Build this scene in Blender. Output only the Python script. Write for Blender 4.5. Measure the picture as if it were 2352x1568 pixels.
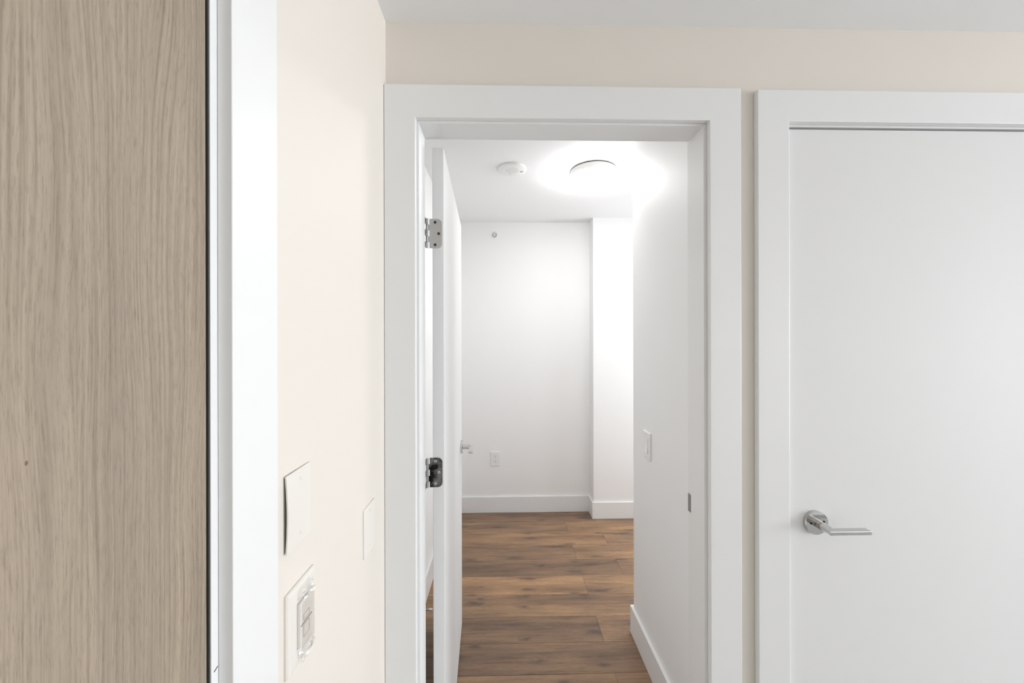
import bpy, bmesh, math, random
from mathutils import Matrix, Vector

for o in list(bpy.data.objects):
    bpy.data.objects.remove(o)
S = bpy.context.scene
C = S.collection
R = math.radians

# ------------------------------------------------------------------ camera
CAM_H = 1.47
YAW = math.atan(19 / 860)          # turned a little to the right of the wall's normal
ROLL = -0.0022
cam = bpy.data.cameras.new('camera')
cam.sensor_width = 36
cam.lens = 860 / 2352 * 36
cam.shift_y = -6 / 2352
cam.clip_start = 0.01
co = bpy.data.objects.new('camera', cam)
C.objects.link(co)
fw = Vector((math.sin(YAW), math.cos(YAW), 0))
r0 = Vector((math.cos(YAW), -math.sin(YAW), 0))
up = Vector((0, 0, 1))
rt = r0 * math.cos(ROLL) + up * math.sin(ROLL)
uu = up * math.cos(ROLL) - r0 * math.sin(ROLL)
m = Matrix((rt, uu, -fw)).transposed().to_4x4()
m.translation = (0, 0, CAM_H)
co.matrix_world = m
S.camera = co

# ------------------------------------------------------------------ world, daylight, exposure
S.view_settings.view_transform = 'Standard'
S.view_settings.look = 'None'
S.view_settings.gamma = 1
S.view_settings.use_curve_mapping = False
S.view_settings.exposure = 0.0
w = bpy.data.worlds.new('sky')
S.world = w
w.use_nodes = True
w.node_tree.nodes['Background'].inputs[0].default_value = (0.93, 0.97, 1.0, 1)
w.node_tree.nodes['Background'].inputs[1].default_value = 1.0
LAMP_GLOW = 45.0                    # radiance of the hall lamp's diffuser
WIN_POWER = 318.0                    # daylight through the window of the front room
FILL_BACK_POWER = 27.0               # fill light through a window added to brighten the back room

def daylight(name, loc, rot, sx, sy, power):
    l = bpy.data.lights.new(name, 'AREA')
    l.shape = 'RECTANGLE'; l.size = sx; l.size_y = sy; l.energy = power
    l.color = (0.925, 0.96, 1.0)
    o = bpy.data.objects.new(name, l); C.objects.link(o)
    o.location = loc; o.rotation_euler = rot
    return o

# ------------------------------------------------------------------ dimensions (metres)
XL = -0.321                         # face of the left wall
YW, YB = 1.03, 1.122                # front and back of the wall with the two white doors
CT = 0.018                          # casing thickness
CEIL_F, CEIL_B = 2.336, 2.46
XR, YR = 7.0, -3.2                  # right and rear wall of the front room
HR, HRY = 0.6456, 1.853             # right wall of the hall and where it ends
HL = -0.45                          # left wall of the hall
HB, HB2, COLX = 3.183, 3.05, 0.733  # back wall, boxed-out part, its corner
HX = 2.2
JL, JR, JZ = -0.231, 0.557, 2.061   # jamb faces of the open doorway
WY0, WY1, WZ0, WZ1 = -2.4, 0.80, 0.4, 2.1       # window opening in right wall
daylight('daylight', (XR + 0.16, (WY0 + WY1) / 2, (WZ0 + WZ1) / 2), (0, R(90), 0), WZ1 - WZ0, WY1 - WY0, WIN_POWER)
HY0, HY1 = 2.3, 3.0                              # opening for the added fill window, far side wall of the back room
daylight('fill_back_room', (HX + 0.16, (HY0 + HY1) / 2, (WZ0 + WZ1) / 2), (0, R(90), 0), WZ1 - WZ0, HY1 - HY0, FILL_BACK_POWER)

# ------------------------------------------------------------------ materials
MATS = {}
def mat(name, col, rough=0.5, metal=0.0, bump=0.0, bscale=300.0, spec=0.5, coat=0.0):
    mt = bpy.data.materials.new(name); mt.use_nodes = True
    nt = mt.node_tree; b = nt.nodes['Principled BSDF']
    b.inputs['Base Color'].default_value = (*col, 1)
    b.inputs['Roughness'].default_value = rough
    b.inputs['Metallic'].default_value = metal
    b.inputs['Specular IOR Level'].default_value = spec
    b.inputs['Coat Weight'].default_value = coat
    if bump:
        tc = nt.nodes.new('ShaderNodeTexCoord'); n = nt.nodes.new('ShaderNodeTexNoise')
        n.inputs['Scale'].default_value = bscale; n.inputs['Detail'].default_value = 3
        bp = nt.nodes.new('ShaderNodeBump'); bp.inputs['Strength'].default_value = bump
        bp.inputs['Distance'].default_value = 0.001
        nt.links.new(tc.outputs['Object'], n.inputs['Vector'])
        nt.links.new(n.outputs['Fac'], bp.inputs['Height'])
        nt.links.new(bp.outputs['Normal'], b.inputs['Normal'])
    MATS[name] = mt
    return mt

mat('paint_beige', (0.825, 0.771, 0.703), 0.6, bump=0.12, bscale=220, spec=0.35)
mat('paint_white', (0.93, 0.928, 0.922), 0.55, bump=0.1, bscale=220, spec=0.35)
mat('paint_ceiling', (0.93, 0.93, 0.932), 0.8, bump=0.15, bscale=200, spec=0.2)
mat('trim_white', (0.875, 0.875, 0.87), 0.38)
mat('door_white', (0.83, 0.828, 0.82), 0.6, bump=0.03, bscale=90, spec=0.3)
mat('plastic_white', (0.91, 0.905, 0.885), 0.35)
mat('plastic_cream', (0.84, 0.805, 0.745), 0.45, spec=0.3)
mat('screed_grey', (0.36, 0.355, 0.35), 0.7, bump=0.3, bscale=40)
mat('plastic_grey', (0.55, 0.54, 0.52), 0.5)
mat('chrome', (0.62, 0.62, 0.61), 0.07, 1.0)
mat('satin_steel', (0.56, 0.555, 0.55), 0.3, 1.0, bump=0.1, bscale=60)
mat('strike_steel', (0.30, 0.30, 0.29), 0.4, 0.7)
mat('dark_metal', (0.06, 0.06, 0.058), 0.4, 0.6)
mat('plate_gap_dark', (0.35, 0.35, 0.31), 0.6, 0.2)
mat('dark_slot', (0.02, 0.02, 0.02), 0.7)
mat('ink_grey', (0.22, 0.22, 0.22), 0.7)
mat('subfloor', (0.10, 0.07, 0.05), 0.9)
mat('gap_dark', (0.05, 0.05, 0.05), 0.8)  # near-black that stands in for shade in narrow gaps

def grimy():
    mt = mat('grimy_steel', (0.1, 0.1, 0.1), 0.38, 0.85)
    nt = mt.node_tree; b = nt.nodes['Principled BSDF']
    tc = nt.nodes.new('ShaderNodeTexCoord')
    n = nt.nodes.new('ShaderNodeTexNoise'); n.inputs['Scale'].default_value = 40; n.inputs['Detail'].default_value = 4
    cr = nt.nodes.new('ShaderNodeValToRGB')
    cr.color_ramp.elements[0].position = 0.42; cr.color_ramp.elements[0].color = (0.012, 0.012, 0.012, 1)
    cr.color_ramp.elements[1].position = 0.62; cr.color_ramp.elements[1].color = (0.2, 0.2, 0.195, 1)
    v = nt.nodes.new('ShaderNodeTexVoronoi'); v.inputs['Scale'].default_value = 240
    cr2 = nt.nodes.new('ShaderNodeValToRGB')
    cr2.color_ramp.elements[0].position = 0.10; cr2.color_ramp.elements[0].color = (1, 1, 1, 1)
    cr2.color_ramp.elements[1].position = 0.16; cr2.color_ramp.elements[1].color = (0, 0, 0, 1)
    mx = nt.nodes.new('ShaderNodeMix'); mx.data_type = 'RGBA'
    mx.inputs['B'].default_value = (0.45, 0.45, 0.43, 1)
    L = nt.links.new
    L(tc.outputs['Object'], n.inputs['Vector']); L(tc.outputs['Object'], v.inputs['Vector'])
    L(n.outputs['Fac'], cr.inputs['Fac']); L(v.outputs['Distance'], cr2.inputs['Fac'])
    L(cr2.outputs['Color'], mx.inputs['Factor']); L(cr.outputs['Color'], mx.inputs['A'])
    L(mx.outputs['Result'], b.inputs['Base Color'])
grimy()

def emis(name, col, strength):
    mt = bpy.data.materials.new(name); mt.use_nodes = True
    b = mt.node_tree.nodes['Principled BSDF']
    b.inputs['Base Color'].default_value = (0.9, 0.9, 0.88, 1)
    b.inputs['Emission Color'].default_value = (*col, 1)
    b.inputs['Emission Strength'].default_value = strength
    MATS[name] = mt
emis('lamp_glow', (0.99, 0.985, 0.98), LAMP_GLOW)

def clear(name, fac, rough, col=(1, 1, 1)):
    mt = bpy.data.materials.new(name); mt.use_nodes = True
    nt = mt.node_tree; nt.nodes.remove(nt.nodes['Principled BSDF'])
    t = nt.nodes.new('ShaderNodeBsdfTransparent'); g = nt.nodes.new('ShaderNodeBsdfGlossy')
    g.inputs['Roughness'].default_value = rough; g.inputs['Color'].default_value = (*col, 1)
    mx = nt.nodes.new('ShaderNodeMixShader'); mx.inputs[0].default_value = fac
    nt.links.new(t.outputs[0], mx.inputs[1]); nt.links.new(g.outputs[0], mx.inputs[2])
    nt.links.new(mx.outputs[0], nt.nodes['Material Output'].inputs['Surface'])
    MATS[name] = mt
clear('window_glass', 0.06, 0.0)
clear('clear_film', 0.22, 0.10, (1, 1, 1))

def node(nt, kind, **kw):
    n = nt.nodes.new(kind)
    for k, v in kw.items():
        if k in n.inputs: n.inputs[k].default_value = v
        else: setattr(n, k, v)
    return n
def ramp(nt, stops):
    n = nt.nodes.new('ShaderNodeValToRGB'); e = n.color_ramp.elements
    while len(e) < len(stops): e.new(0.5)
    for i, (p, c) in enumerate(stops):
        e[i].position = p; e[i].color = (*c, 1) if len(c) == 3 else c
    return n
def mathn(nt, op, a, b=None):
    n = nt.nodes.new('ShaderNodeMath'); n.operation = op
    for i, v in ((0, a), (1, b)):
        if v is None: continue
        if isinstance(v, (int, float)): n.inputs[i].default_value = v
        else: nt.links.new(v, n.inputs[i])
    return n.outputs[0]
def vec(nt, x, y, z):
    n = nt.nodes.new('ShaderNodeCombineXYZ')
    for i, v in enumerate((x, y, z)):
        if isinstance(v, (int, float)): n.inputs[i].default_value = v
        else: nt.links.new(v, n.inputs[i])
    return n.outputs[0]
def mixc(nt, fac, a, b, blend='MIX'):
    n = nt.nodes.new('ShaderNodeMix'); n.data_type = 'RGBA'; n.blend_type = blend
    for k, v in (('Factor', fac), ('A', a), ('B', b)):
        if isinstance(v, (int, float)): n.inputs[k].default_value = v
        elif isinstance(v, tuple): n.inputs[k].default_value = (*v, 1)
        else: nt.links.new(v, n.inputs[k])
    return n.outputs['Result']

def plank_material():
    mt = mat('walnut_plank', (0.2, 0.12, 0.08), 0.42, spec=0.4)
    nt = mt.node_tree; b = nt.nodes['Principled BSDF']; L = nt.links.new
    tc = node(nt, 'ShaderNodeTexCoord'); oi = node(nt, 'ShaderNodeObjectInfo')
    sp = node(nt, 'ShaderNodeSeparateXYZ'); L(tc.outputs['Object'], sp.inputs[0])
    rnd = oi.outputs['Random']
    off = mathn(nt, 'MULTIPLY', rnd, 57.0)
    x, y = sp.outputs[0], sp.outputs[1]
    # broad light and dark zones along the board
    n1 = node(nt, 'ShaderNodeTexNoise', Scale=1.0, Detail=3.0, Roughness=0.55)
    L(vec(nt, mathn(nt, 'MULTIPLY', x, 1.9), mathn(nt, 'MULTIPLY', y, 13.0), off), n1.inputs['Vector'])
    # knots: warp the grain round sparse cells
    vo = node(nt, 'ShaderNodeTexVoronoi', Scale=1.0, Randomness=1.0, voronoi_dimensions='2D')
    L(vec(nt, mathn(nt, 'ADD', mathn(nt, 'MULTIPLY', x, 3.4), off), mathn(nt, 'ADD', mathn(nt, 'MULTIPLY', y, 11.0), off), 0), vo.inputs['Vector'])
    kn = node(nt, 'ShaderNodeSeparateColor'); L(vo.outputs['Color'], kn.inputs[0])
    pick = mathn(nt, 'GREATER_THAN', kn.outputs[0], 0.56)
    d = mathn(nt, 'DIVIDE', vo.outputs['Distance'], mathn(nt, 'ADD', mathn(nt, 'MULTIPLY', kn.outputs[1], 1.1), 0.45))
    nk = node(nt, 'ShaderNodeTexNoise', Scale=1.0, Detail=2.0)
    L(vec(nt, mathn(nt, 'MULTIPLY', x, 25.0), mathn(nt, 'MULTIPLY', y, 60.0), off), nk.inputs['Vector'])
    dj = mathn(nt, 'ADD', d, mathn(nt, 'MULTIPLY', mathn(nt, 'SUBTRACT', nk.outputs['Fac'], 0.5), 0.22))
    knr = ramp(nt, [(0.02, (1, 1, 1)), (0.10, (0.62, 0.62, 0.62)), (0.17, (0.2, 0.2, 0.2)), (0.42, (0, 0, 0))]); L(dj, knr.inputs['Fac'])
    knot = mathn(nt, 'MULTIPLY', knr.outputs['Color'], pick)
    # grain streaks
    yw = mathn(nt, 'ADD', y, mathn(nt, 'MULTIPLY', knot, 0.02))
    n2 = node(nt, 'ShaderNodeTexNoise', Scale=1.0, Detail=6.0, Roughness=0.65, Distortion=0.3)
    L(vec(nt, mathn(nt, 'MULTIPLY', x, 3.4), mathn(nt, 'MULTIPLY', yw, 62.0), off), n2.inputs['Vector'])
    n3 = node(nt, 'ShaderNodeTexNoise', Scale=1.0, Detail=3.0, Roughness=0.6)
    L(vec(nt, mathn(nt, 'MULTIPLY', x, 30.0), mathn(nt, 'MULTIPLY', yw, 420.0), off), n3.inputs['Vector'])
    c1 = ramp(nt, [(0.28, (0.195, 0.129, 0.087)), (0.48, (0.295, 0.186, 0.115)), (0.70, (0.415, 0.260, 0.148))])
    L(n1.outputs['Fac'], c1.inputs['Fac'])
    s2 = ramp(nt, [(0.30, (0.66, 0.65, 0.66)), (0.47, (0.95, 0.95, 0.95)), (0.68, (1.13, 1.10, 1.06))])
    L(n2.outputs['Fac'], s2.inputs['Fac'])
    s3 = ramp(nt, [(0.3, (0.80, 0.80, 0.80)), (0.6, (1.08, 1.08, 1.08))]); L(n3.outputs['Fac'], s3.inputs['Fac'])
    col = mixc(nt, 1.0, c1.outputs['Color'], s2.outputs['Color'], 'MULTIPLY')
    col = mixc(nt, 1.0, col, s3.outputs['Color'], 'MULTIPLY')
    tone = ramp(nt, [(0.0, (0.74, 0.75, 0.80)), (0.5, (0.98, 0.97, 0.96)), (1.0, (1.26, 1.20, 1.10))])
    L(rnd, tone.inputs['Fac'])
    col = mixc(nt, 1.0, col, tone.outputs['Color'], 'MULTIPLY')
    col = mixc(nt, mathn(nt, 'MULTIPLY', knot, 0.75), col, (0.085, 0.064, 0.055))
    L(col, b.inputs['Base Color'])
    rr = ramp(nt, [(0.3, (0.5, 0.5, 0.5)), (0.7, (0.38, 0.38, 0.38))]); L(n2.outputs['Fac'], rr.inputs['Fac'])
    L(rr.outputs['Color'], b.inputs['Roughness'])
    bp = node(nt, 'ShaderNodeBump', Strength=0.12, Distance=0.0008)
    L(n3.outputs['Fac'], bp.inputs['Height']); L(bp.outputs['Normal'], b.inputs['Normal'])
plank_material()

def oak_material():
    mt = mat('taupe_oak', (0.36, 0.3, 0.24), 0.5, spec=0.3)
    nt = mt.node_tree; b = nt.nodes['Principled BSDF']; L = nt.links.new
    tc = node(nt, 'ShaderNodeTexCoord')
    sp = node(nt, 'ShaderNodeSeparateXYZ'); L(tc.outputs['Object'], sp.inputs[0])
    y, z = sp.outputs[1], sp.outputs[2]
    # slow sideways drift of the grain, tall and narrow
    nw = node(nt, 'ShaderNodeTexNoise', Scale=1.0, Detail=2.0, Roughness=0.5)
    L(vec(nt, 3.1, mathn(nt, 'MULTIPLY', y, 9.0), mathn(nt, 'MULTIPLY', z, 1.6)), nw.inputs['Vector'])
    yd = mathn(nt, 'ADD', y, mathn(nt, 'MULTIPLY', nw.outputs['Fac'], 0.05))
    nr = node(nt, 'ShaderNodeTexNoise', Scale=1.0, Detail=2.0, Roughness=0.6)
    L(vec(nt, 8.2, mathn(nt, 'MULTIPLY', yd, 420.0), mathn(nt, 'MULTIPLY', z, 4.0)), nr.inputs['Vector'])
    nf = node(nt, 'ShaderNodeTexNoise', Scale=1.0, Detail=3.0, Roughness=0.7)
    L(vec(nt, 1.7, mathn(nt, 'MULTIPLY', yd, 900.0), mathn(nt, 'MULTIPLY', z, 60.0)), nf.inputs['Vector'])
    nb = node(nt, 'ShaderNodeTexNoise', Scale=1.0, Detail=2.0)
    L(vec(nt, 2.9, mathn(nt, 'MULTIPLY', y, 16.0), mathn(nt, 'MULTIPLY', z, 1.2)), nb.inputs['Vector'])
    c = ramp(nt, [(0.30, (0.272, 0.220, 0.168)), (0.46, (0.346, 0.283, 0.217)), (0.64, (0.396, 0.325, 0.250))])
    L(nr.outputs['Fac'], c.inputs['Fac'])
    f = ramp(nt, [(0.30, (0.74, 0.74, 0.74)), (0.48, (1.0, 1.0, 1.0)), (0.75, (1.07, 1.06, 1.05))]); L(nf.outputs['Fac'], f.inputs['Fac'])
    g = ramp(nt, [(0.35, (0.93, 0.935, 0.95)), (0.6, (1.07, 1.065, 1.05))]); L(nb.outputs['Fac'], g.inputs['Fac'])
    col = mixc(nt, 1.0, c.outputs['Color'], f.outputs['Color'], 'MULTIPLY')
    col = mixc(nt, 1.0, col, g.outputs['Color'], 'MULTIPLY')
    # the one small brown pin knot
    dy = mathn(nt, 'DIVIDE', mathn(nt, 'SUBTRACT', y, 0.2595), 0.0012)
    dz = mathn(nt, 'DIVIDE', mathn(nt, 'SUBTRACT', z, 1.387), 0.0022)
    rr = mathn(nt, 'ADD', mathn(nt, 'POWER', dy, 2.0), mathn(nt, 'POWER', dz, 2.0))
    kr = ramp(nt, [(0.2, (1, 1, 1)), (1.0, (0, 0, 0))]); L(rr, kr.inputs['Fac'])
    col = mixc(nt, mathn(nt, 'MULTIPLY', kr.outputs['Color'], 0.75), col, (0.10, 0.05, 0.03))
    L(col, b.inputs['Base Color'])
    bp = node(nt, 'ShaderNodeBump', Strength=0.22, Distance=0.0006)
    L(nf.outputs['Fac'], bp.inputs['Height']); L(bp.outputs['Normal'], b.inputs['Normal'])
oak_material()

# ------------------------------------------------------------------ mesh helpers
def merge(dst, src):
    vm = {}
    for v in src.verts: vm[v] = dst.verts.new(v.co)
    for f in src.faces:
        try: nf = dst.faces.new([vm[v] for v in f.verts]); nf.smooth = f.smooth
        except ValueError: pass
    src.free()

def add_poly(dst, pts, axis, a0, a1, bev=0.0, seg=2):
    """outline pts in the two axes other than `axis`, extruded from a0 to a1"""
    bm = bmesh.new()
    def mk(p, a):
        return {'x': (a, p[0], p[1]), 'y': (p[0], a, p[1]), 'z': (p[0], p[1], a)}[axis]
    lo = [bm.verts.new(mk(p, a0)) for p in pts]; hi = [bm.verts.new(mk(p, a1)) for p in pts]
    n = len(pts)
    bm.faces.new(lo); bm.faces.new(hi[::-1])
    for i in range(n):
        j = (i + 1) % n
        bm.faces.new((lo[i], hi[i], hi[j], lo[j]))
    bmesh.ops.recalc_face_normals(bm, faces=bm.faces)
    if bev:
        es = [e for e in bm.edges if len(e.link_faces) == 2 and e.calc_face_angle(0) > 0.6]
        bmesh.ops.bevel(bm, geom=es, offset=bev, segments=seg, affect='EDGES', profile=0.5)
    merge(dst, bm)

def add_box(dst, x0, x1, y0, y1, z0, z1, bev=0.0, seg=2):
    add_poly(dst, [(x0, y0), (x1, y0), (x1, y1), (x0, y1)], 'z', z0, z1, bev, seg)

def add_lathe(dst, prof, centre, axis='z', n=32, sgn=1, flat=False):
    """prof = [(radius, height)], spun about axis through centre"""
    bm = bmesh.new(); rings = []
    for r_, h in prof:
        ring = []
        if r_ < 1e-6:
            ring = [bm.verts.new((0, 0, h))]
        else:
            for i in range(n):
                a = 2 * math.pi * i / n
                ring.append(bm.verts.new((r_ * math.cos(a), r_ * math.sin(a), h)))
        rings.append(ring)
    for a, b in zip(rings, rings[1:]):
        for i in range(n):
            j = (i + 1) % n
            if len(a) == 1 and len(b) == 1: break
            if len(a) == 1: f = bm.faces.new((a[0], b[i], b[j]))
            elif len(b) == 1: f = bm.faces.new((a[i], a[j], b[0]))
            else: f = bm.faces.new((a[i], a[j], b[j], b[i]))
            f.smooth = not flat
    if len(rings[0]) > 1: bm.faces.new(rings[0])
    if len(rings[-1]) > 1: bm.faces.new(rings[-1])
    rot = {'z': Matrix.Identity(4), 'y': Matrix.Rotation(R(-90), 4, 'X'), 'x': Matrix.Rotation(R(90), 4, 'Y')}[axis]
    if sgn < 0: rot = rot @ Matrix.Rotation(math.pi, 4, 'X')
    bmesh.ops.transform(bm, matrix=Matrix.Translation(centre) @ rot, verts=bm.verts)
    bmesh.ops.recalc_face_normals(bm, faces=bm.faces)
    merge(dst, bm)

def rounded(x0, x1, y0, y1, r_, corners=(1, 1, 1, 1), n=5):
    """rounded rectangle, corners in order (x1,y1) (x0,y1) (x0,y0) (x1,y0)"""
    pts = []
    for k, (cx, cy, a0) in enumerate(((x1 - r_, y1 - r_, 0), (x0 + r_, y1 - r_, 90), (x0 + r_, y0 + r_, 180), (x1 - r_, y0 + r_, 270))):
        if corners[k]:
            for i in range(n + 1):
                a = R(a0 + 90 * i / n); pts.append((cx + r_ * math.cos(a), cy + r_ * math.sin(a)))
        else:
            pts.append(((x1, x0, x0, x1)[k], (y1, y1, y0, y0)[k]))
    return pts

WORLD = {}
def obj(name, bm, material, parent=None, local=False, sharp=35):
    """links bm as ONE mesh object; bm is in world metres unless local"""
    me = bpy.data.meshes.new(name)
    M = WORLD.get(parent, Matrix.Identity(4))
    if parent and not local: bmesh.ops.transform(bm, matrix=M.inverted(), verts=bm.verts)
    bm.to_mesh(me); bm.free()
    me.materials.append(MATS[material])
    if any(p.use_smooth for p in me.polygons): me.set_sharp_from_angle(angle=R(sharp))
    o = bpy.data.objects.new(name, me); C.objects.link(o)
    o.parent = parent; WORLD[o] = M
    return o
def tag(o, label, cat=None, group=None, kind=None):
    o['label'] = label
    if cat: o['category'] = cat
    if group: o['group'] = group
    if kind: o['kind'] = kind
    return o
def thing(name, label, cat, loc=(0, 0, 0), rz=0.0, group=None, kind=None):
    o = bpy.data.objects.new(name, None); C.objects.link(o)
    o.empty_display_size = 0.05
    o.location = loc; o.rotation_euler = (0, 0, rz)
    WORLD[o] = Matrix.Translation(loc) @ Matrix.Rotation(rz, 4, 'Z')
    return tag(o, label, cat, group, kind)
def struct(name, bm, material, label, cat):
    return tag(obj(name, bm, material), label, cat, kind='structure')
def BM(): return bmesh.new()
def boxes(*bs, bev=0.0):
    bm = BM()
    for b in bs: add_box(bm, *b, bev)
    return bm

# ------------------------------------------------------------------ the setting: floor and planks
YT = 1.807 - 4 * 0.1708             # the planks start under the door wall
fl = struct('floor', boxes((-0.62, HX + 0.12, YT, HB + 0.12, -0.11, -0.012)), 'subfloor',
            'brown wood-look plank floor running through the open doorway', 'floor')
struct('floor', boxes((-0.62, XR + 0.12, YR - 0.12, YT, -0.11, 0)), 'screed_grey', 'plain grey floor in front of the two white doors', 'floor')
PW, PL = 0.1708, 1.22
X0, X1 = -0.6, HX + 0.1
plank_mesh = {}
def plank(x0, x1, k):
    ln = round(x1 - x0, 3)
    if ln not in plank_mesh:
        bm = BM(); h = ln / 2 - 0.0003; d = PW / 2 - 0.0003
        add_box(bm, -h, h, -d, d, -0.012, 0.0, 0.0009, 1)
        me = bpy.data.meshes.new('plank'); bm.to_mesh(me); bm.free()
        me.materials.append(MATS['walnut_plank']); plank_mesh[ln] = me
    o = bpy.data.objects.new('plank', plank_mesh[ln]); C.objects.link(o)
    o.parent = fl; o.location = ((x0 + x1) / 2, 1.807 + PW * (k + 0.5), 0)
for k in range(-4, 9):
    j = 0.485 if k % 2 == 0 else 0.743
    j -= PL * 2
    cuts = [X0]
    while j < X1:
        if j > X0 + 0.02: cuts.append(j)
        j += PL
    cuts.append(X1)
    for a, b in zip(cuts, cuts[1:]): plank(a, b, k)

# ------------------------------------------------------------------ walls and ceilings
D2X0, D2X1 = 0.795, 1.62            # opening of the shut white door
struct('wall_front', boxes(
    (XL - 0.1, JL - 0.02, YW, YB, 0, CEIL_B + 0.1), (JL - 0.02, JR + 0.02, YW, YB, JZ + 0.02, CEIL_B + 0.1),
    (JR + 0.02, D2X0 - 0.02, YW, YB, 0, CEIL_B + 0.1), (D2X0 - 0.02, D2X1 + 0.02, YW, YB, JZ + 0.02, CEIL_B + 0.1),
    (D2X1 + 0.02, XR + 0.1, YW, YB, 0, CEIL_B + 0.1)), 'paint_beige',
    'beige painted wall above and between the two white door casings', 'wall')
LD0, LD1, LDZ = -0.50, 0.4125, 2.55  # opening of the oak door in the left wall
struct('wall_left', boxes(
    (XL - 0.12, XL, LD1 + 0.03, YW, 0, CEIL_F + 0.1), (XL - 0.12, XL, YR, LD0 - 0.03, 0, CEIL_F + 0.1),
    ), 'paint_beige', 'cream painted wall with switch plates beside the oak door', 'wall')
struct('wall_right', boxes(
    (XR, XR + 0.12, YR, WY0, 0, CEIL_F + 0.1), (XR, XR + 0.12, WY1, YW, 0, CEIL_F + 0.1),
    (XR, XR + 0.12, WY0, WY1, 0, WZ0), (XR, XR + 0.12, WY0, WY1, WZ1, CEIL_F + 0.1)), 'paint_white',
    'white wall with the wide window of the front room', 'wall')
struct('wall_rear', boxes((XL - 0.12, XR + 0.12, YR - 0.12, YR, 0, CEIL_F + 0.1)), 'paint_white',
    'white wall opposite the two white doors', 'wall')
struct('ceiling', boxes((XL - 0.12, XR + 0.12, YR - 0.12, YW, CEIL_F, CEIL_F + 0.1)), 'paint_ceiling',
       'flat pale grey ceiling above the beige wall', 'ceiling')
struct('ceiling', boxes((HL - 0.12, HX + 0.12, YB, HB + 0.12, CEIL_B, CEIL_B + 0.1)), 'paint_ceiling',
       'white ceiling with the round lamp, seen through the doorway', 'ceiling')
struct('wall_hall_left', boxes((HL - 0.12, HL, YB, HB, 0, CEIL_B)), 'paint_white',
       'white wall in the gap behind the open white door', 'wall')
struct('wall_hall_right', boxes((HR, HR + 0.1, YB, HRY, 0, CEIL_B), (HR + 0.1, HX, HRY - 0.1, HRY, 0, CEIL_B)), 'paint_white',
       'white wall with the light switch, just inside the doorway', 'wall')
struct('wall_hall_back', boxes((HL - 0.12, COLX, HB, HB + 0.12, 0, CEIL_B), (COLX, HX, HB2, HB + 0.12, 0, CEIL_B)), 'paint_white',
       'white end wall with a boxed-out part at the right', 'wall')
struct('wall_hall_far', boxes((HX, HX + 0.12, HRY - 0.1, HY0, 0, CEIL_B), (HX, HX + 0.12, HY1, HB + 0.12, 0, CEIL_B),
    (HX, HX + 0.12, HY0, HY1, 0, WZ0), (HX, HX + 0.12, HY0, HY1, WZ1, CEIL_B)), 'paint_white',
       'white side wall of the room beyond the doorway', 'wall')

# baseboards
BH, BT = 0.135, 0.014
def base_poly(pts): # floor outline, with an eased top
    bm = BM(); add_poly(bm, pts, 'z', 0.0005, BH, 0.0012, 1); return bm
struct('baseboard_back', base_poly([(HL + BT, HB - BT), (COLX - BT, HB - BT), (COLX - BT, HB2 - BT), (HX, HB2 - BT), (HX, HB2), (COLX, HB2), (COLX, HB), (HL + BT, HB)]),
       'trim_white', 'tall white baseboard stepping round the boxed-out end wall', 'baseboard')
struct('baseboard_right', base_poly([(HR, YB), (HR, HRY), (HX, HRY), (HX, HRY + BT), (HR - BT, HRY + BT), (HR - BT, YB)]),
       'trim_white', 'tall white baseboard under the light switch wall, ending at the corner', 'baseboard')
struct('baseboard_left', base_poly([(HL, YB), (HL + BT, YB), (HL + BT, HB), (HL, HB)]),
       'trim_white', 'white baseboard in the gap behind the open white door', 'baseboard')
struct('baseboard_front', base_poly([(XL, 0.54), (XL + BT, 0.54), (XL + BT, YW - CT - 0.001), (XL, YW - CT - 0.001)]),
       'trim_white', 'white baseboard on the cream wall below the switch plates', 'baseboard')

# ------------------------------------------------------------------ casing of the open doorway
t = thing('trim_1', 'white casing and jambs around the open doorway', 'door frame', (JL, YW, 0), kind='structure')
CI_L, CI_R, CI_Z = -0.237, 0.5655, 2.067
CO_L, CO_R, CO_Z = XL + 0.0008, 0.6515, 2.1555
bm = BM()
add_poly(bm, [(CO_L, 0), (CI_L, 0), (CI_L, CI_Z), (CI_R, CI_Z), (CI_R, 0), (CO_R, 0), (CO_R, CO_Z), (CO_L, CO_Z)], 'y', YW - CT, YW - 0.0002, 0.0015, 2)
obj('casing', bm, 'trim_white', t)
ST = 1.106                           # where the stop ends and the rebate for the door begins
obj('jamb', boxes((JL - 0.019, JL, YW, ST, 0, JZ + 0.019)), 'trim_white', t)
obj('jamb', boxes((JR, JR + 0.0195, YW, ST, 0, JZ + 0.019), (JR + 0.0016, JR + 0.0195, ST, YB + 0.002, 0, JZ + 0.019)), 'trim_white', t)
obj('head_jamb', boxes((JL, JR, YW, ST, JZ, JZ + 0.019), (JL, JR, ST, YB + 0.002, JZ + 0.006, JZ + 0.019)), 'trim_white', t)
obj('hinge_jamb', boxes((JL - 0.019, JL - 0.006, ST, YB + 0.002, 0, JZ + 0.019)), 'trim_white', t)
# back casing, room side
bm = BM()
add_poly(bm, [(CO_L - 0.03, 0), (CI_L - 0.012, 0), (CI_L - 0.012, CI_Z + 0.012), (CI_R + 0.012, CI_Z + 0.012), (CI_R + 0.012, 0), (HR - BT - 0.002, 0), (HR - BT - 0.002, CO_Z), (CO_L - 0.03, CO_Z)], 'y', YB + 0.0005, YB + 0.012, 0.001, 1)
obj('back_casing', bm, 'trim_white', t)
sp = obj('strike_plate', boxes((JR - 0.0010, JR + 0.0015, 1.1043, 1.1205, 0.9505, 1.0030), bev=0.0003), 'strike_steel', t)
tag(sp, 'grey metal strike plate in the jamb')

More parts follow.
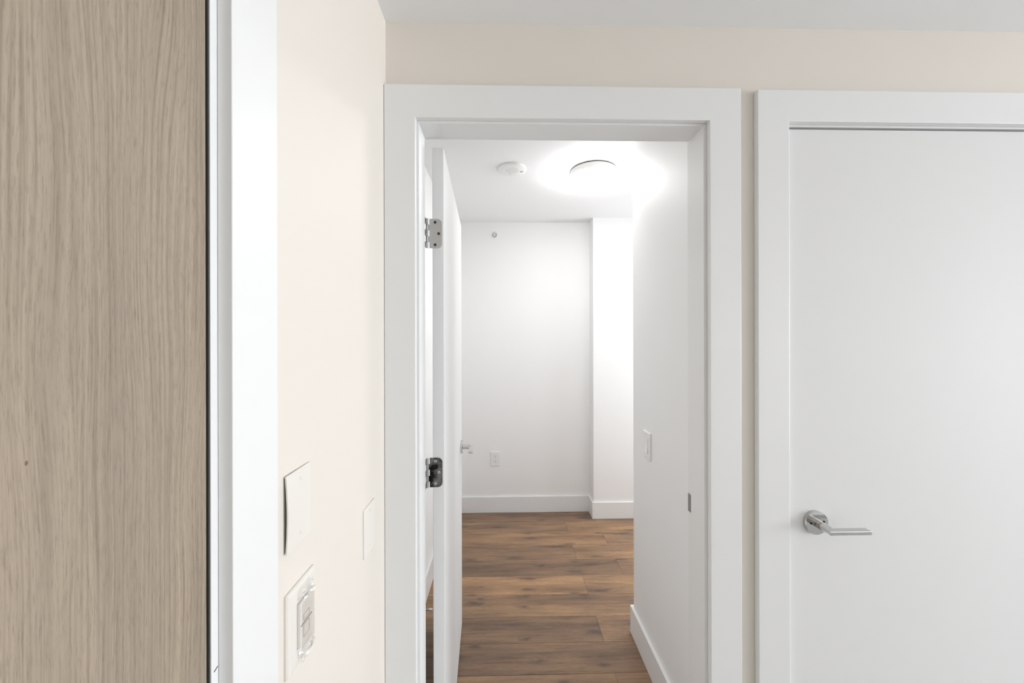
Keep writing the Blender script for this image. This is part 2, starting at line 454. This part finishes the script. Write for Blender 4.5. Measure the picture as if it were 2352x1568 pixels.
# ------------------------------------------------------------------ casing of the shut white door
t = thing('trim_2', 'white casing around the shut white door with the lever', 'door frame', (0.79, YW, 0), kind='structure')
bm = BM()
C2I, C2O, C2Z = 0.7865, 0.6985, 2.153
add_poly(bm, [(C2O, 0), (C2I, 0), (C2I, 2.0665), (1.628, 2.0665), (1.628, 0), (1.716, 0), (1.716, C2Z), (C2O, C2Z)], 'y', YW - CT, YW - 0.0002, 0.0018, 2)
obj('casing', bm, 'trim_white', t)
bm = BM()
add_poly(bm, [(D2X0 - 0.0195, 0), (D2X0, 0), (D2X0, 2.0610), (D2X1, 2.0610), (D2X1, 0), (D2X1 + 0.0195, 0), (D2X1 + 0.0195, 2.0805), (D2X0 - 0.0195, 2.0805)], 'y', YW + 0.0002, YB, 0)
obj('jamb', bm, 'trim_white', t)
bm = BM()
add_poly(bm, [(D2X0, 0), (D2X0 + 0.012, 0), (D2X0 + 0.012, 2.049), (D2X1 - 0.012, 2.049), (D2X1 - 0.012, 0), (D2X1, 0), (D2X1, 2.0610), (D2X0, 2.0610)], 'y', YW + 0.039, YB, 0)
obj('stop', bm, 'trim_white', t)
bm = BM(); add_box(bm, D2X0, D2X1, YW + 0.0388, YW + 0.0389, 2.045, 2.0609);  # thin dark sheet, painted shade for the gap over the slab
obj('gap_shade', bm, 'gap_dark', t)

def lever(root, rose_c, face_n, out=0.055, lever_dir=1, ln=0.105, local=False, parent=None):
    """chrome rose, neck and flat bar; face_n = '-y' or '+x'. Built along a local frame then turned."""
    M = {'-y': Matrix.Rotation(0, 4, 'Z'), '+x': Matrix.Rotation(R(90), 4, 'Z')}[face_n]
    T = Matrix.Translation(rose_c) @ M
    def fin(bm): bmesh.ops.transform(bm, matrix=T, verts=bm.verts); return bm
    bm = BM(); add_lathe(bm, [(0.0325, 0), (0.0325, 0.0085), (0.0315, 0.0098), (0.0, 0.0098)], (0, 0, 0), 'y', 48, -1)
    rose = obj('rose', fin(bm), 'chrome', root, local)
    for sx in (-0.017, 0.019):
        bm = BM(); add_lathe(bm, [(0.0032, 0.0098), (0.0032, 0.0106), (0.0018, 0.0106), (0.0016, 0.0100), (0, 0.0100)], (sx, 0, 0.0 if sx < 0 else 0.004), 'y', 12, -1)
        obj('set_screw', fin(bm), 'dark_metal', rose, local)
    bm = BM(); add_lathe(bm, [(0.0110, 0.0095), (0.0110, 0.021), (0.0106, 0.0214), (0.0106, 0.0219), (0.0110, 0.0223), (0.0110, out - 0.024)], (0, 0, 0), 'y', 32, -1)
    # the round neck flattens into the bar
    n_ = 32; rings = []
    for q in range(7):
        w_ = q / 6; e = w_ * w_ * (3 - 2 * w_); hx = 0.0110 + 0.0022 * e; hz = 0.0110 - 0.0059 * e
        rings.append([bm.verts.new((hx * math.cos(2 * math.pi * i / n_), -(out - 0.024 + 0.021 * w_), hz * math.sin(2 * math.pi * i / n_))) for i in range(n_)])
    for p_, q_ in zip(rings, rings[1:]):
        for i in range(n_):
            j = (i + 1) % n_; f_ = bm.faces.new((p_[i], q_[i], q_[j], p_[j])); f_.smooth = True
    bm.faces.new(rings[-1])
    bmesh.ops.recalc_face_normals(bm, faces=bm.faces)
    obj('neck', fin(bm), 'chrome', root, local)
    s = lever_dir
    bm = BM()
    a, b = (-0.0145, ln) if s > 0 else (-ln, 0.0145)
    pts = [(-0.0125 * s, -out), (ln * s, -out), (ln * s - 0.001 * s, -out + 0.0195), (0.009 * s, -out + 0.0195), (-0.0125 * s, -out + 0.006)]
    add_poly(bm, pts, 'z', -0.0052, 0.0052, 0.0014, 2)
    obj('lever_bar', fin(bm), 'chrome', root, local)

# ------------------------------------------------------------------ the shut white door
d2 = thing('door_2', 'flush white door, shut, with a chrome lever handle', 'door', (D2X0 + 0.003, YW, 0), kind='structure')
obj('slab', boxes((D2X0 + 0.003, D2X1 - 0.003, YW + 0.001, YW + 0.037, 0.008, 2.0552), bev=0.0012), 'door_white', d2)
lever(d2, (0.8695, YW + 0.001, 0.9560), '-y', out=0.066, lever_dir=1, ln=0.1)

# ------------------------------------------------------------------ the open white door
ang = math.atan2(0.036, 0.79)
d1 = thing('door_1', 'open white door standing edge-on in the doorway, on steel hinges', 'door', (-0.1815, 1.1405, 0), ang, kind='structure')
DW, DT = 0.792, 0.0335
bm = BM(); add_box(bm, -DT, 0, 0, DW, 0.010, 2.05, 0.0012, 2); obj('slab', bm, 'door_white', d1, True)
lever(d1, (0.0, DW - 0.066, 0.935), '+x', out=0.062, lever_dir=-1, ln=0.1, local=True)
def hinge(zc, leafmat, screwmat, label):
    px, py, h = -0.0492, -0.0035, 0.0445
    bm = BM()
    # five knuckles with thin gaps, and the pin's caps
    for i in range(5):
        a = zc - h + i * 0.0178 + 0.0003; b = a + 0.0172
        add_lathe(bm, [(0.0036, a), (0.0040, a + 0.0004), (0.0040, b - 0.0004), (0.0036, b)], (px, py, 0), 'z', 16)
    hg = obj('hinge', bm, 'satin_steel', d1, True); tag(hg, label)
    bm = BM()
    pts = rounded(px + 0.0065, -0.0052, zc - h, zc + h, 0.014, (1, 0, 0, 1), 6)
    add_poly(bm, pts, 'y', -0.0018, -0.0002, 0.0004, 1)
    for i in range(1, 5, 2):          # the door leaf's tongues reaching the pin
        a = zc - h + i * 0.0178 + 0.0005
        add_box(bm, px + 0.001, px + 0.0067, -0.0036, -0.0016, a, a + 0.0168)
    obj('hinge_leaf', bm, leafmat, hg, True)
    for (sx, sz) in ((-0.0255, 0.034), (-0.0150, 0.0), (-0.0255, -0.034)):
        bm = BM(); add_lathe(bm, [(0.0044, 0.0018), (0.0044, 0.0024), (0.0038, 0.0028), (0.0, 0.0028)], (sx, 0, zc + sz), 'y', 20, -1)
        sc = obj('screw', bm, screwmat, hg, True)
    for (sx, sz) in ((-0.0255, 0.034), (-0.0150, 0.0), (-0.0255, -0.034)):
        bm = BM()
        add_box(bm, sx - 0.0018, sx + 0.0018, -0.0030, -0.00275, zc + sz - 0.0005, zc + sz + 0.0005)
        add_box(bm, sx - 0.0005, sx + 0.0005, -0.0030, -0.00275, zc + sz - 0.0018, zc + sz + 0.0018)
        obj('screw_recess', bm, 'dark_slot', hg, True)
    bm = BM()                          # leaf on the jamb side of the pin
    for i in range(0, 5, 2):
        a = zc - h + i * 0.0178 + 0.0005
        add_box(bm, px - 0.0050, px - 0.0034, py - 0.026, py, a, a + 0.0168)
    obj('jamb_leaf', bm, 'satin_steel', hg, True)
hinge(1.789, 'satin_steel', 'dark_metal', 'brushed steel butt hinge with rounded corners')
hinge(1.0665, 'grimy_steel', 'satin_steel', 'dark stained butt hinge with bright screws')

# ------------------------------------------------------------------ the oak door in the left wall and its casing
t = thing('trim_3', 'white casing beside the grey-brown oak door', 'door frame', (XL, 0.43, 0), kind='structure')
obj('casing', boxes((XL + 0.0002, XL + 0.017, 0.427, 0.511, 0, CEIL_F - 0.0005), bev=0.0012), 'trim_white', t)
obj('jamb', boxes((XL - 0.119, XL, 0.4172, 0.4424, 0, CEIL_F)), 'trim_white', t)
obj('jamb', boxes((XL - 0.119, XL, LD0 - 0.0299, LD0 - 0.005, 0, CEIL_F)), 'trim_white', t)
obj('casing', boxes((XL + 0.0002, XL + 0.017, LD0 - 0.1, LD0 - 0.015, 0, CEIL_F - 0.0005), bev=0.0012), 'trim_white', t)
obj('stop', boxes((XL - 0.119, XL - 0.047, LD0 - 0.005, 0.4172, 0, CEIL_F)), 'gap_dark', t)  # black backing behind the slab, stands in for shade in the gap
bm = BM(); add_box(bm, XL - 0.0002, XL + 0.0006, 0.4205, 0.4262, 1.1035, 1.1041)
bmesh.ops.transform(bm, matrix=Matrix.Translation((0, 0.4235, 1.104)) @ Matrix.Rotation(R(22), 4, 'X') @ Matrix.Translation((0, -0.4235, -1.104)), verts=bm.verts)
tag(obj('paint_nick', bm, 'dark_slot', t), 'small dark nick in the paint')
obj('gap_shade', boxes((XL - 0.046, XL - 0.0010, 0.4152, 0.4171, 0, CEIL_F - 0.002)), 'gap_dark', t)  # black strip on the jamb, painted shade for the gap beside the slab
d3 = thing('door_3', 'grey-brown oak veneer door with vertical grain, shut', 'door', (XL, 0, 0), kind='structure')
bm = BM(); add_box(bm, XL - 0.045, XL - 0.0008, LD0, LD1, 0.008, CEIL_F - 0.004, 0.0008, 1)
obj('slab', bm, 'taupe_oak', d3)

# ------------------------------------------------------------------ windows (daylight)
def window(name, label, along, a0, a1, at, sgn):
    t = thing(name, label, 'window', (at, (a0 + a1) / 2, WZ0) if along == 'y' else ((a0 + a1) / 2, at, WZ0), kind='structure')
    def b(p0, p1, q0, q1, z0, z1, bev=0.0):
        q0, q1 = sorted((at + sgn * q0, at + sgn * q1))
        return boxes((q0, q1, p0, p1, z0, z1) if along == 'y' else (p0, p1, q0, q1, z0, z1), bev=bev)
    mid = (a0 + a1) / 2
    obj('frame', b(a0, a0 + 0.05, 0.03, 0.09, WZ0, WZ1), 'trim_white', t)
    obj('frame', b(a1 - 0.05, a1, 0.03, 0.09, WZ0, WZ1), 'trim_white', t)
    obj('frame', b(a0 + 0.05, a1 - 0.05, 0.03, 0.09, WZ0, WZ0 + 0.05), 'trim_white', t)
    obj('frame', b(a0 + 0.05, a1 - 0.05, 0.03, 0.09, WZ1 - 0.05, WZ1), 'trim_white', t)
    obj('mullion', b(mid - 0.03, mid + 0.03, 0.03, 0.09, WZ0 + 0.05, WZ1 - 0.05), 'trim_white', t)
    obj('pane', b(a0 + 0.05, mid - 0.03, 0.056, 0.062, WZ0 + 0.05, WZ1 - 0.05), 'window_glass', t)
    obj('pane', b(mid + 0.03, a1 - 0.05, 0.056, 0.062, WZ0 + 0.05, WZ1 - 0.05), 'window_glass', t)
window('window_1', 'wide two-pane window in the side wall', 'y', WY0, WY1, XR, 1)

window('fill_window', 'unseen two-pane window added as fill light for the back room', 'y', HY0, HY1, HX, 1)  # added out of view to fill the back room with light

# ------------------------------------------------------------------ ceiling lamp in the hall
LX, LY = 0.528, 2.196
t = thing('ceiling_lamp', 'round white flush ceiling lamp, switched on', 'lamp', (LX, LY, CEIL_B))
bm = BM(); add_lathe(bm, [(0.129, 0.0002), (0.129, 0.0040)], (LX, LY, CEIL_B), 'z', 64, -1); tag(obj('shadow_gap_ring', bm, 'gap_dark', t), 'thin dark ring painted as the shadow gap at the ceiling')  # dark ring painted in for the shadow gap above the pan
bm = BM(); add_lathe(bm, [(0.128, 0.0040), (0.1325, 0.006), (0.1325, 0.036), (0.1315, 0.038), (0.1, 0.038)], (LX, LY, CEIL_B), 'z', 64, -1); obj('pan', bm, 'plastic_white', t)
bm = BM()
prof = [(0.1300, 0.0382), (0.1325, 0.044), (0.1325, 0.056)]
for i in range(1, 7):
    a = R(90 * i / 6); prof.append((0.1075 + 0.025 * math.cos(a), 0.056 + 0.018 * math.sin(a)))
prof += [(0.06, 0.0775), (0.0, 0.079)]
add_lathe(bm, prof, (LX, LY, CEIL_B), 'z', 48, -1); tag(obj('diffuser', bm, 'lamp_glow', t), 'glowing opal diffuser')

# ------------------------------------------------------------------ round alarm speaker on the hall ceiling
SX, SY = 0.052, 2.180
t = thing('alarm_speaker', 'flat round white alarm speaker with a perforated centre on the ceiling', 'speaker', (SX, SY, CEIL_B))
bm = BM(); add_lathe(bm, [(0.084, 0.0002), (0.0845, 0.004), (0.082, 0.008), (0.077, 0.0105), (0.0, 0.0105)], (SX, SY, CEIL_B), 'z', 64, -1)
obj('cover', bm, 'plastic_white', t)
bm = BM()
for ring in range(0, 8):
    rr = 0.0052 * ring; n = max(1, ring * 6)
    for i in range(n):
        a = 2 * math.pi * i / n
        add_lathe(bm, [(0.0013, 0.0103), (0.0013, 0.0108)], (SX + rr * math.cos(a), SY + rr * math.sin(a), CEIL_B), 'z', 6, -1, True)
o = obj('grille_holes', bm, 'plastic_grey', t); o['kind'] = 'stuff'
for (sx, sy) in ((0.008, -0.046), (-0.010, 0.046)):
    bm = BM(); add_lathe(bm, [(0.0045, 0.0105), (0.004, 0.0125), (0.0, 0.013)], (SX + sx, SY + sy, CEIL_B), 'z', 16, -1)
    sc = obj('screw', bm, 'plastic_white', t)
    bm = BM(); add_box(bm, SX + sx - 0.0035, SX + sx - 0.001, SY + sy - 0.0006, SY + sy + 0.0006, CEIL_B - 0.0136, CEIL_B - 0.0126); obj('slot', bm, 'ink_grey', sc)
bm = BM()                              # the small grey printed mark: a hooked stroke, a bar and a dot
zz0, zz1 = CEIL_B - 0.0108, CEIL_B - 0.0104
for (x0, x1, y0, y1) in ((0.049, 0.064, 0.004, 0.008), (0.0475, 0.0515, 0.007, 0.018), (0.0465, 0.051, 0.017, 0.022), (0.055, 0.0625, 0.014, 0.019), (0.0570, 0.0605, 0.018, 0.0225)):
    add_box(bm, SX + x0, SX + x1, SY + y0, SY + y1, zz0, zz1)
tag(obj('printed_mark', bm, 'ink_grey', t), 'small grey printed mark')

# ------------------------------------------------------------------ sidewall sprinkler on the end wall
PX, PZ = -0.0763, 2.350
t = thing('fire_sprinkler', 'small round sprinkler head high on the white end wall', 'sprinkler', (PX, HB, PZ))
bm = BM(); add_lathe(bm, [(0.033, 0.0003), (0.033, 0.003), (0.029, 0.007), (0.0225, 0.0085), (0.0205, 0.0080), (0.019, 0.003), (0.0, 0.003)], (PX, HB, PZ), 'y', 40, -1); obj('escutcheon', bm, 'plastic_white', t)
bm = BM(); add_lathe(bm, [(0.0215, 0.0060), (0.0215, 0.0092), (0.0190, 0.0092), (0.0180, 0.0040), (0.0, 0.0040)], (PX, HB, PZ), 'y', 32, -1); obj('cup', bm, 'plastic_grey', t)
bm = BM(); add_lathe(bm, [(0.0085, 0.0042), (0.0085, 0.0085), (0.006, 0.0095), (0.0, 0.0095)], (PX, HB, PZ), 'y', 20, -1); obj('nozzle', bm, 'chrome', t)
for s_ in (-1, 1):
    bm = BM()
    add_poly(bm, [(PX + s_ * 0.0085, HB - 0.0060), (PX + s_ * 0.0125, HB - 0.0100), (PX + s_ * 0.0100, HB - 0.0160), (PX + s_ * 0.002, HB - 0.0185), (PX + s_ * 0.002, HB - 0.0165), (PX + s_ * 0.0080, HB - 0.0145), (PX + s_ * 0.0095, HB - 0.0105), (PX + s_ * 0.0065, HB - 0.0080)], 'z', PZ - 0.002, PZ + 0.002)
    obj('frame_arm', bm, 'chrome', t)
bm = BM(); add_lathe(bm, [(0.0028, 0.0096), (0.0028, 0.0170)], (PX, HB, PZ), 'y', 10, -1); obj('glass_bulb', bm, 'satin_steel', t)
bm = BM(); add_lathe(bm, [(0.0130, 0.0185), (0.0130, 0.0197), (0.004, 0.0203), (0.003, 0.0220), (0.0, 0.0220)], (PX, HB, PZ), 'y', 24, -1)
add_box(bm, PX - 0.011, PX + 0.011, HB - 0.0197, HB - 0.0120, PZ + 0.0112, PZ + 0.0124); obj('deflector', bm, 'plastic_white', t)
for i in range(5):
    a = 2 * math.pi * i / 5 + 0.4
    x, z = PX + 0.0085 * math.cos(a), PZ + 0.0085 * math.sin(a)
    bm = BM(); add_box(bm, x - 0.0016, x + 0.0016, HB - 0.0206, HB - 0.0195, z - 0.0020, z + 0.0020)
    obj('deflector_slot', bm, 'dark_metal', t)

# ------------------------------------------------------------------ electrical plates
def local_frame(kind, x, y, z):
    """plates are built with u to the right, v up, n out of the wall"""
    if kind == '-y': M = Matrix(((1, 0, 0), (0, 0, -1), (0, 1, 0)))
    elif kind == '+x': M = Matrix(((0, 0, 1), (1, 0, 0), (0, 1, 0)))
    else: M = Matrix(((0, 0, -1), (-1, 0, 0), (0, 1, 0)))
    return Matrix.Translation((x, y, z)) @ M.to_4x4()
def put(bm, F): bmesh.ops.transform(bm, matrix=F, verts=bm.verts); bmesh.ops.recalc_face_normals(bm, faces=bm.faces); return bm
def plate_mesh(w_, h_, th, F, hole=None, edge=0.004):
    bm = BM()
    a, b = w_ / 2, h_ / 2
    if hole is None:
        bv = BM()
        add_poly(bv, [(-a, -b), (a, -b), (a, b), (-a, b)], 'z', 0.0002, th)
        top = [e for e in bv.edges if all(v.co.z > th * 0.9 for v in e.verts)]
        bmesh.ops.bevel(bv, geom=top, offset=min(edge, th * 0.7), segments=3, affect='EDGES', profile=0.6)
        merge(bm, bv)
    else:
        hu, hv = hole
        e = edge
        def ring(u, v, n): return [(-u, -v, n), (u, -v, n), (u, v, n), (-u, v, n)]
        rs = [ring(a, b, 0.0002), ring(a, b, th * 0.45), ring(a - e * 0.35, b - e * 0.35, th * 0.82), ring(a - e, b - e, th), ring(hu, hv, th), ring(hu, hv, 0.0002)]
        vs = [[bm.verts.new(p) for p in r_] for r_ in rs]
        for p, q in zip(vs, vs[1:]):
            for i in range(4):
                j = (i + 1) % 4; bm.faces.new((p[i], p[j], q[j], q[i]))
    return put(bm, F)
def plate_screw(parent, u, v, n, F, m_='plastic_white', r_=0.0033):
    bm = BM(); add_lathe(bm, [(r_, n - 0.0003), (r_, n + 0.0003), (r_ * 0.7, n + 0.0009), (0, n + 0.001)], (u, v, 0), 'z', 14)
    s = obj('screw', put(bm, F), m_, parent)
    bm = BM(); add_box(bm, u - 0.0005, u + 0.0005, v - 0.0023, v + 0.0023, n + 0.0007, n + 0.00115)
    obj('slot', put(bm, F), 'plastic_grey', s)

# outlet on the end wall
OX, OZ = -0.0735, 0.4532
F = local_frame('-y', OX, HB, OZ)
t = thing('wall_outlet', 'white duplex outlet on the end wall above the baseboard', 'outlet', (OX, HB, OZ))
obj('cover_plate', plate_mesh(0.078, 0.122, 0.0065, F, (0.0168, 0.0338)), 'plastic_white', t)
bm = BM(); add_box(bm, -0.0163, 0.0163, -0.0333, 0.0333, 0.0003, 0.0058, 0.0008, 1); rc = obj('receptacle', put(bm, F), 'plastic_white', t)
for cv in (0.0195, -0.0195):
    bm = BM()
    add_box(bm, -0.0073, -0.0052, cv + 0.0005, cv + 0.0085, 0.0050, 0.0061); add_box(bm, 0.0055, 0.0074, cv + 0.001, cv + 0.008, 0.0050, 0.0061)
    add_lathe(bm, [(0.0027, 0.0050), (0.0027, 0.0061)], (0, cv - 0.0065, 0), 'z', 12)
    obj('socket_slots', put(bm, F), 'dark_slot', rc)
for v in (0.0485, -0.0485): plate_screw(t, 0, v, 0.0065, F)

# light switch just inside the doorway
WYs, WZs = 1.6655, 0.9920
F = local_frame('-x', HR, WYs, WZs)
t = thing('light_switch', 'white rocker light switch on the wall inside the doorway', 'switch', (HR, WYs, WZs))
obj('cover_plate', plate_mesh(0.079, 0.122, 0.0065, F, (0.0168, 0.0338)), 'plastic_white', t)
bm = BM()
add_poly(bm, [(-0.0325, 0.0003), (-0.0325, 0.0125), (0.002, 0.0078), (0.0325, 0.0082), (0.0325, 0.0003)], 'x', -0.0158, 0.0158, 0.0007, 1)
obj('rocker', put(bm, F), 'plastic_white', t)
for v in (0.0485, -0.0485): plate_screw(t, 0, v, 0.0065, F)

# upper blank plate by the oak door casing: bowed off the wall along its near edge
P1Y, P1Z = 0.5865, 1.2125
F = local_frame('+x', XL, P1Y, P1Z)
t = thing('blank_plate', 'white blank cover plate standing off the wall beside the casing', 'cover plate', (XL, P1Y, P1Z))
bm = BM(); a, b, nv, nu = 0.035, 0.057, 12, 6
def lift(u, v):
    q = (v + b) / (2 * b)
    return 0.0009 + 0.0040 * (1 - (u + a) / (2 * a)) * max(0.25, math.sin(math.pi * min(1, 0.12 + 0.80 * q)) ** 0.8)
g = [[[bm.verts.new((-a + 2 * a * i / nu, -b + 2 * b * j / nv, lift(-a + 2 * a * i / nu, -b + 2 * b * j / nv) + dn)) for j in range(nv + 1)] for i in range(nu + 1)] for dn in (0, 0.0022)]
for i in range(nu):
    for j in range(nv):
        bm.faces.new((g[0][i][j], g[0][i][j + 1], g[0][i + 1][j + 1], g[0][i + 1][j])); bm.faces.new((g[1][i][j], g[1][i + 1][j], g[1][i + 1][j + 1], g[1][i][j + 1]))
for j in range(nv):
    for i in (0, nu): bm.faces.new((g[0][i][j], g[1][i][j], g[1][i][j + 1], g[0][i][j + 1]))
for i in range(nu):
    for j in (0, nv): bm.faces.new((g[0][i][j], g[0][i + 1][j], g[1][i + 1][j], g[1][i][j]))
for f_ in bm.faces: f_.smooth = True
obj('cover_plate', put(bm, F), 'plastic_cream', t)
bm = BM(); add_box(bm, -a + 0.0012, a - 0.004, -b + 0.002, b - 0.002, 0.0002, 0.0008)  # dark sheet under the plate, its colour stands in for the gap's shade
tag(obj('gap_shade_sheet', put(bm, F), 'plate_gap_dark', t), 'dark sheet painted as the shade behind the plate')
for v in (0.0415, -0.0415): plate_screw(t, 0.002, v, 0.0022 + lift(0.002, v), F, 'plastic_cream')

# further blank plate, flat, next to the doorway casing
P2Y, P2Z = 0.893, 1.0240
F = local_frame('+x', XL, P2Y, P2Z)
t = thing('blank_plate', 'thin white blank cover plate, flat on the wall by the doorway casing', 'cover plate', (XL, P2Y, P2Z))
obj('cover_plate', plate_mesh(0.069, 0.112, 0.0032, F, None, 0.0018), 'plastic_cream', t)
for v in (0.0415, -0.0415): plate_screw(t, 0.0, v, 0.0032, F, 'plastic_cream')

# lower plate with a dimmer still wrapped in film
P3Y, P3Z = 0.5925, 1.0330
F = local_frame('+x', XL, P3Y, P3Z)
t = thing('wall_control', 'white wall dimmer still wrapped in crumpled clear film', 'switch', (XL, P3Y, P3Z))
obj('cover_plate', plate_mesh(0.080, 0.1235, 0.0065, F, (0.0170, 0.0345), 0.005), 'plastic_cream', t)
bm = BM(); add_box(bm, -0.0163, 0.0163, -0.0335, 0.0335, 0.0003, 0.0115, 0.0016, 2); bd = obj('control_body', put(bm, F), 'plastic_cream', t)
bm = BM(); add_box(bm, -0.0158, 0.0158, -0.0005, 0.0006, 0.0112, 0.0122); tag(obj('seam_bar', put(bm, F), 'ink_grey', bd), 'thin dark line across the middle')
for (v0, v1) in ((0.004, 0.013), (-0.022, -0.003)):
    bm = BM()
    for q in ((-0.0085, 0.0085, v0, v0 + 0.0006), (-0.0085, 0.0085, v1 - 0.0006, v1), (-0.0085, -0.0079, v0, v1), (0.0079, 0.0085, v0, v1)):
        add_box(bm, q[0], q[1], q[2], q[3], 0.0112, 0.0120)
    obj('button_outline', put(bm, F), 'plastic_grey', bd)
rnd = random.Random(4)
bm = BM(); nu, nv = 12, 40
grid = []
for j in range(nv + 1):
    v = -0.054 + 0.108 * j / nv; row = []
    out_ = abs(v) > 0.036
    for i in range(nu + 1):
        p = i / nu                       # across: up one side, over the front, down the other
        wdt = 0.0190 * (0.82 if out_ else 1.0)
        if p < 0.25: u, n = -wdt, 0.0078 + (0.0068 * p / 0.25)
        elif p > 0.75: u, n = wdt, 0.0078 + (0.0068 * (1 - p) / 0.25)
        else: u, n = -wdt + 2 * wdt * (p - 0.25) / 0.5, 0.0146
        if out_:
            n = 0.0078 + (n - 0.0078) * 0.85
            u += rnd.uniform(-1, 1) * 0.0030; n += rnd.uniform(-0.3, 1) * 0.0055
            vv = v + rnd.uniform(-1, 1) * 0.0022
        else:
            u += rnd.uniform(-1, 1) * 0.0003; n += rnd.uniform(-0.2, 1) * 0.0004; vv = v
        row.append(bm.verts.new((u, vv, n)))
    grid.append(row)
for j in range(nv):
    for i in range(nu):
        f_ = bm.faces.new((grid[j][i], grid[j][i + 1], grid[j + 1][i + 1], grid[j + 1][i])); f_.smooth = abs(j - nv / 2) < nv * 0.32
fo = obj('film_wrap', put(bm, F), 'clear_film', t, sharp=60); tag(fo, 'crumpled clear plastic film')

# ------------------------------------------------------------------ door stop on the baseboard behind the open door
t = thing('door_stop', 'small rod door stop with white tip behind the open door', 'door stop', (HL + BT, 1.925, 0.085))
bm = BM(); add_lathe(bm, [(0.010, 0.0002), (0.010, 0.003), (0.004, 0.005), (0.004, 0.052)], (HL + BT, 1.925, 0.085), 'x', 16); obj('rod', bm, 'satin_steel', t)
bm = BM(); add_lathe(bm, [(0.0062, 0.050), (0.0066, 0.052), (0.0066, 0.066), (0.0055, 0.068), (0, 0.068)], (HL + BT, 1.925, 0.085), 'x', 16); obj('rubber_tip', bm, 'plastic_white', t)
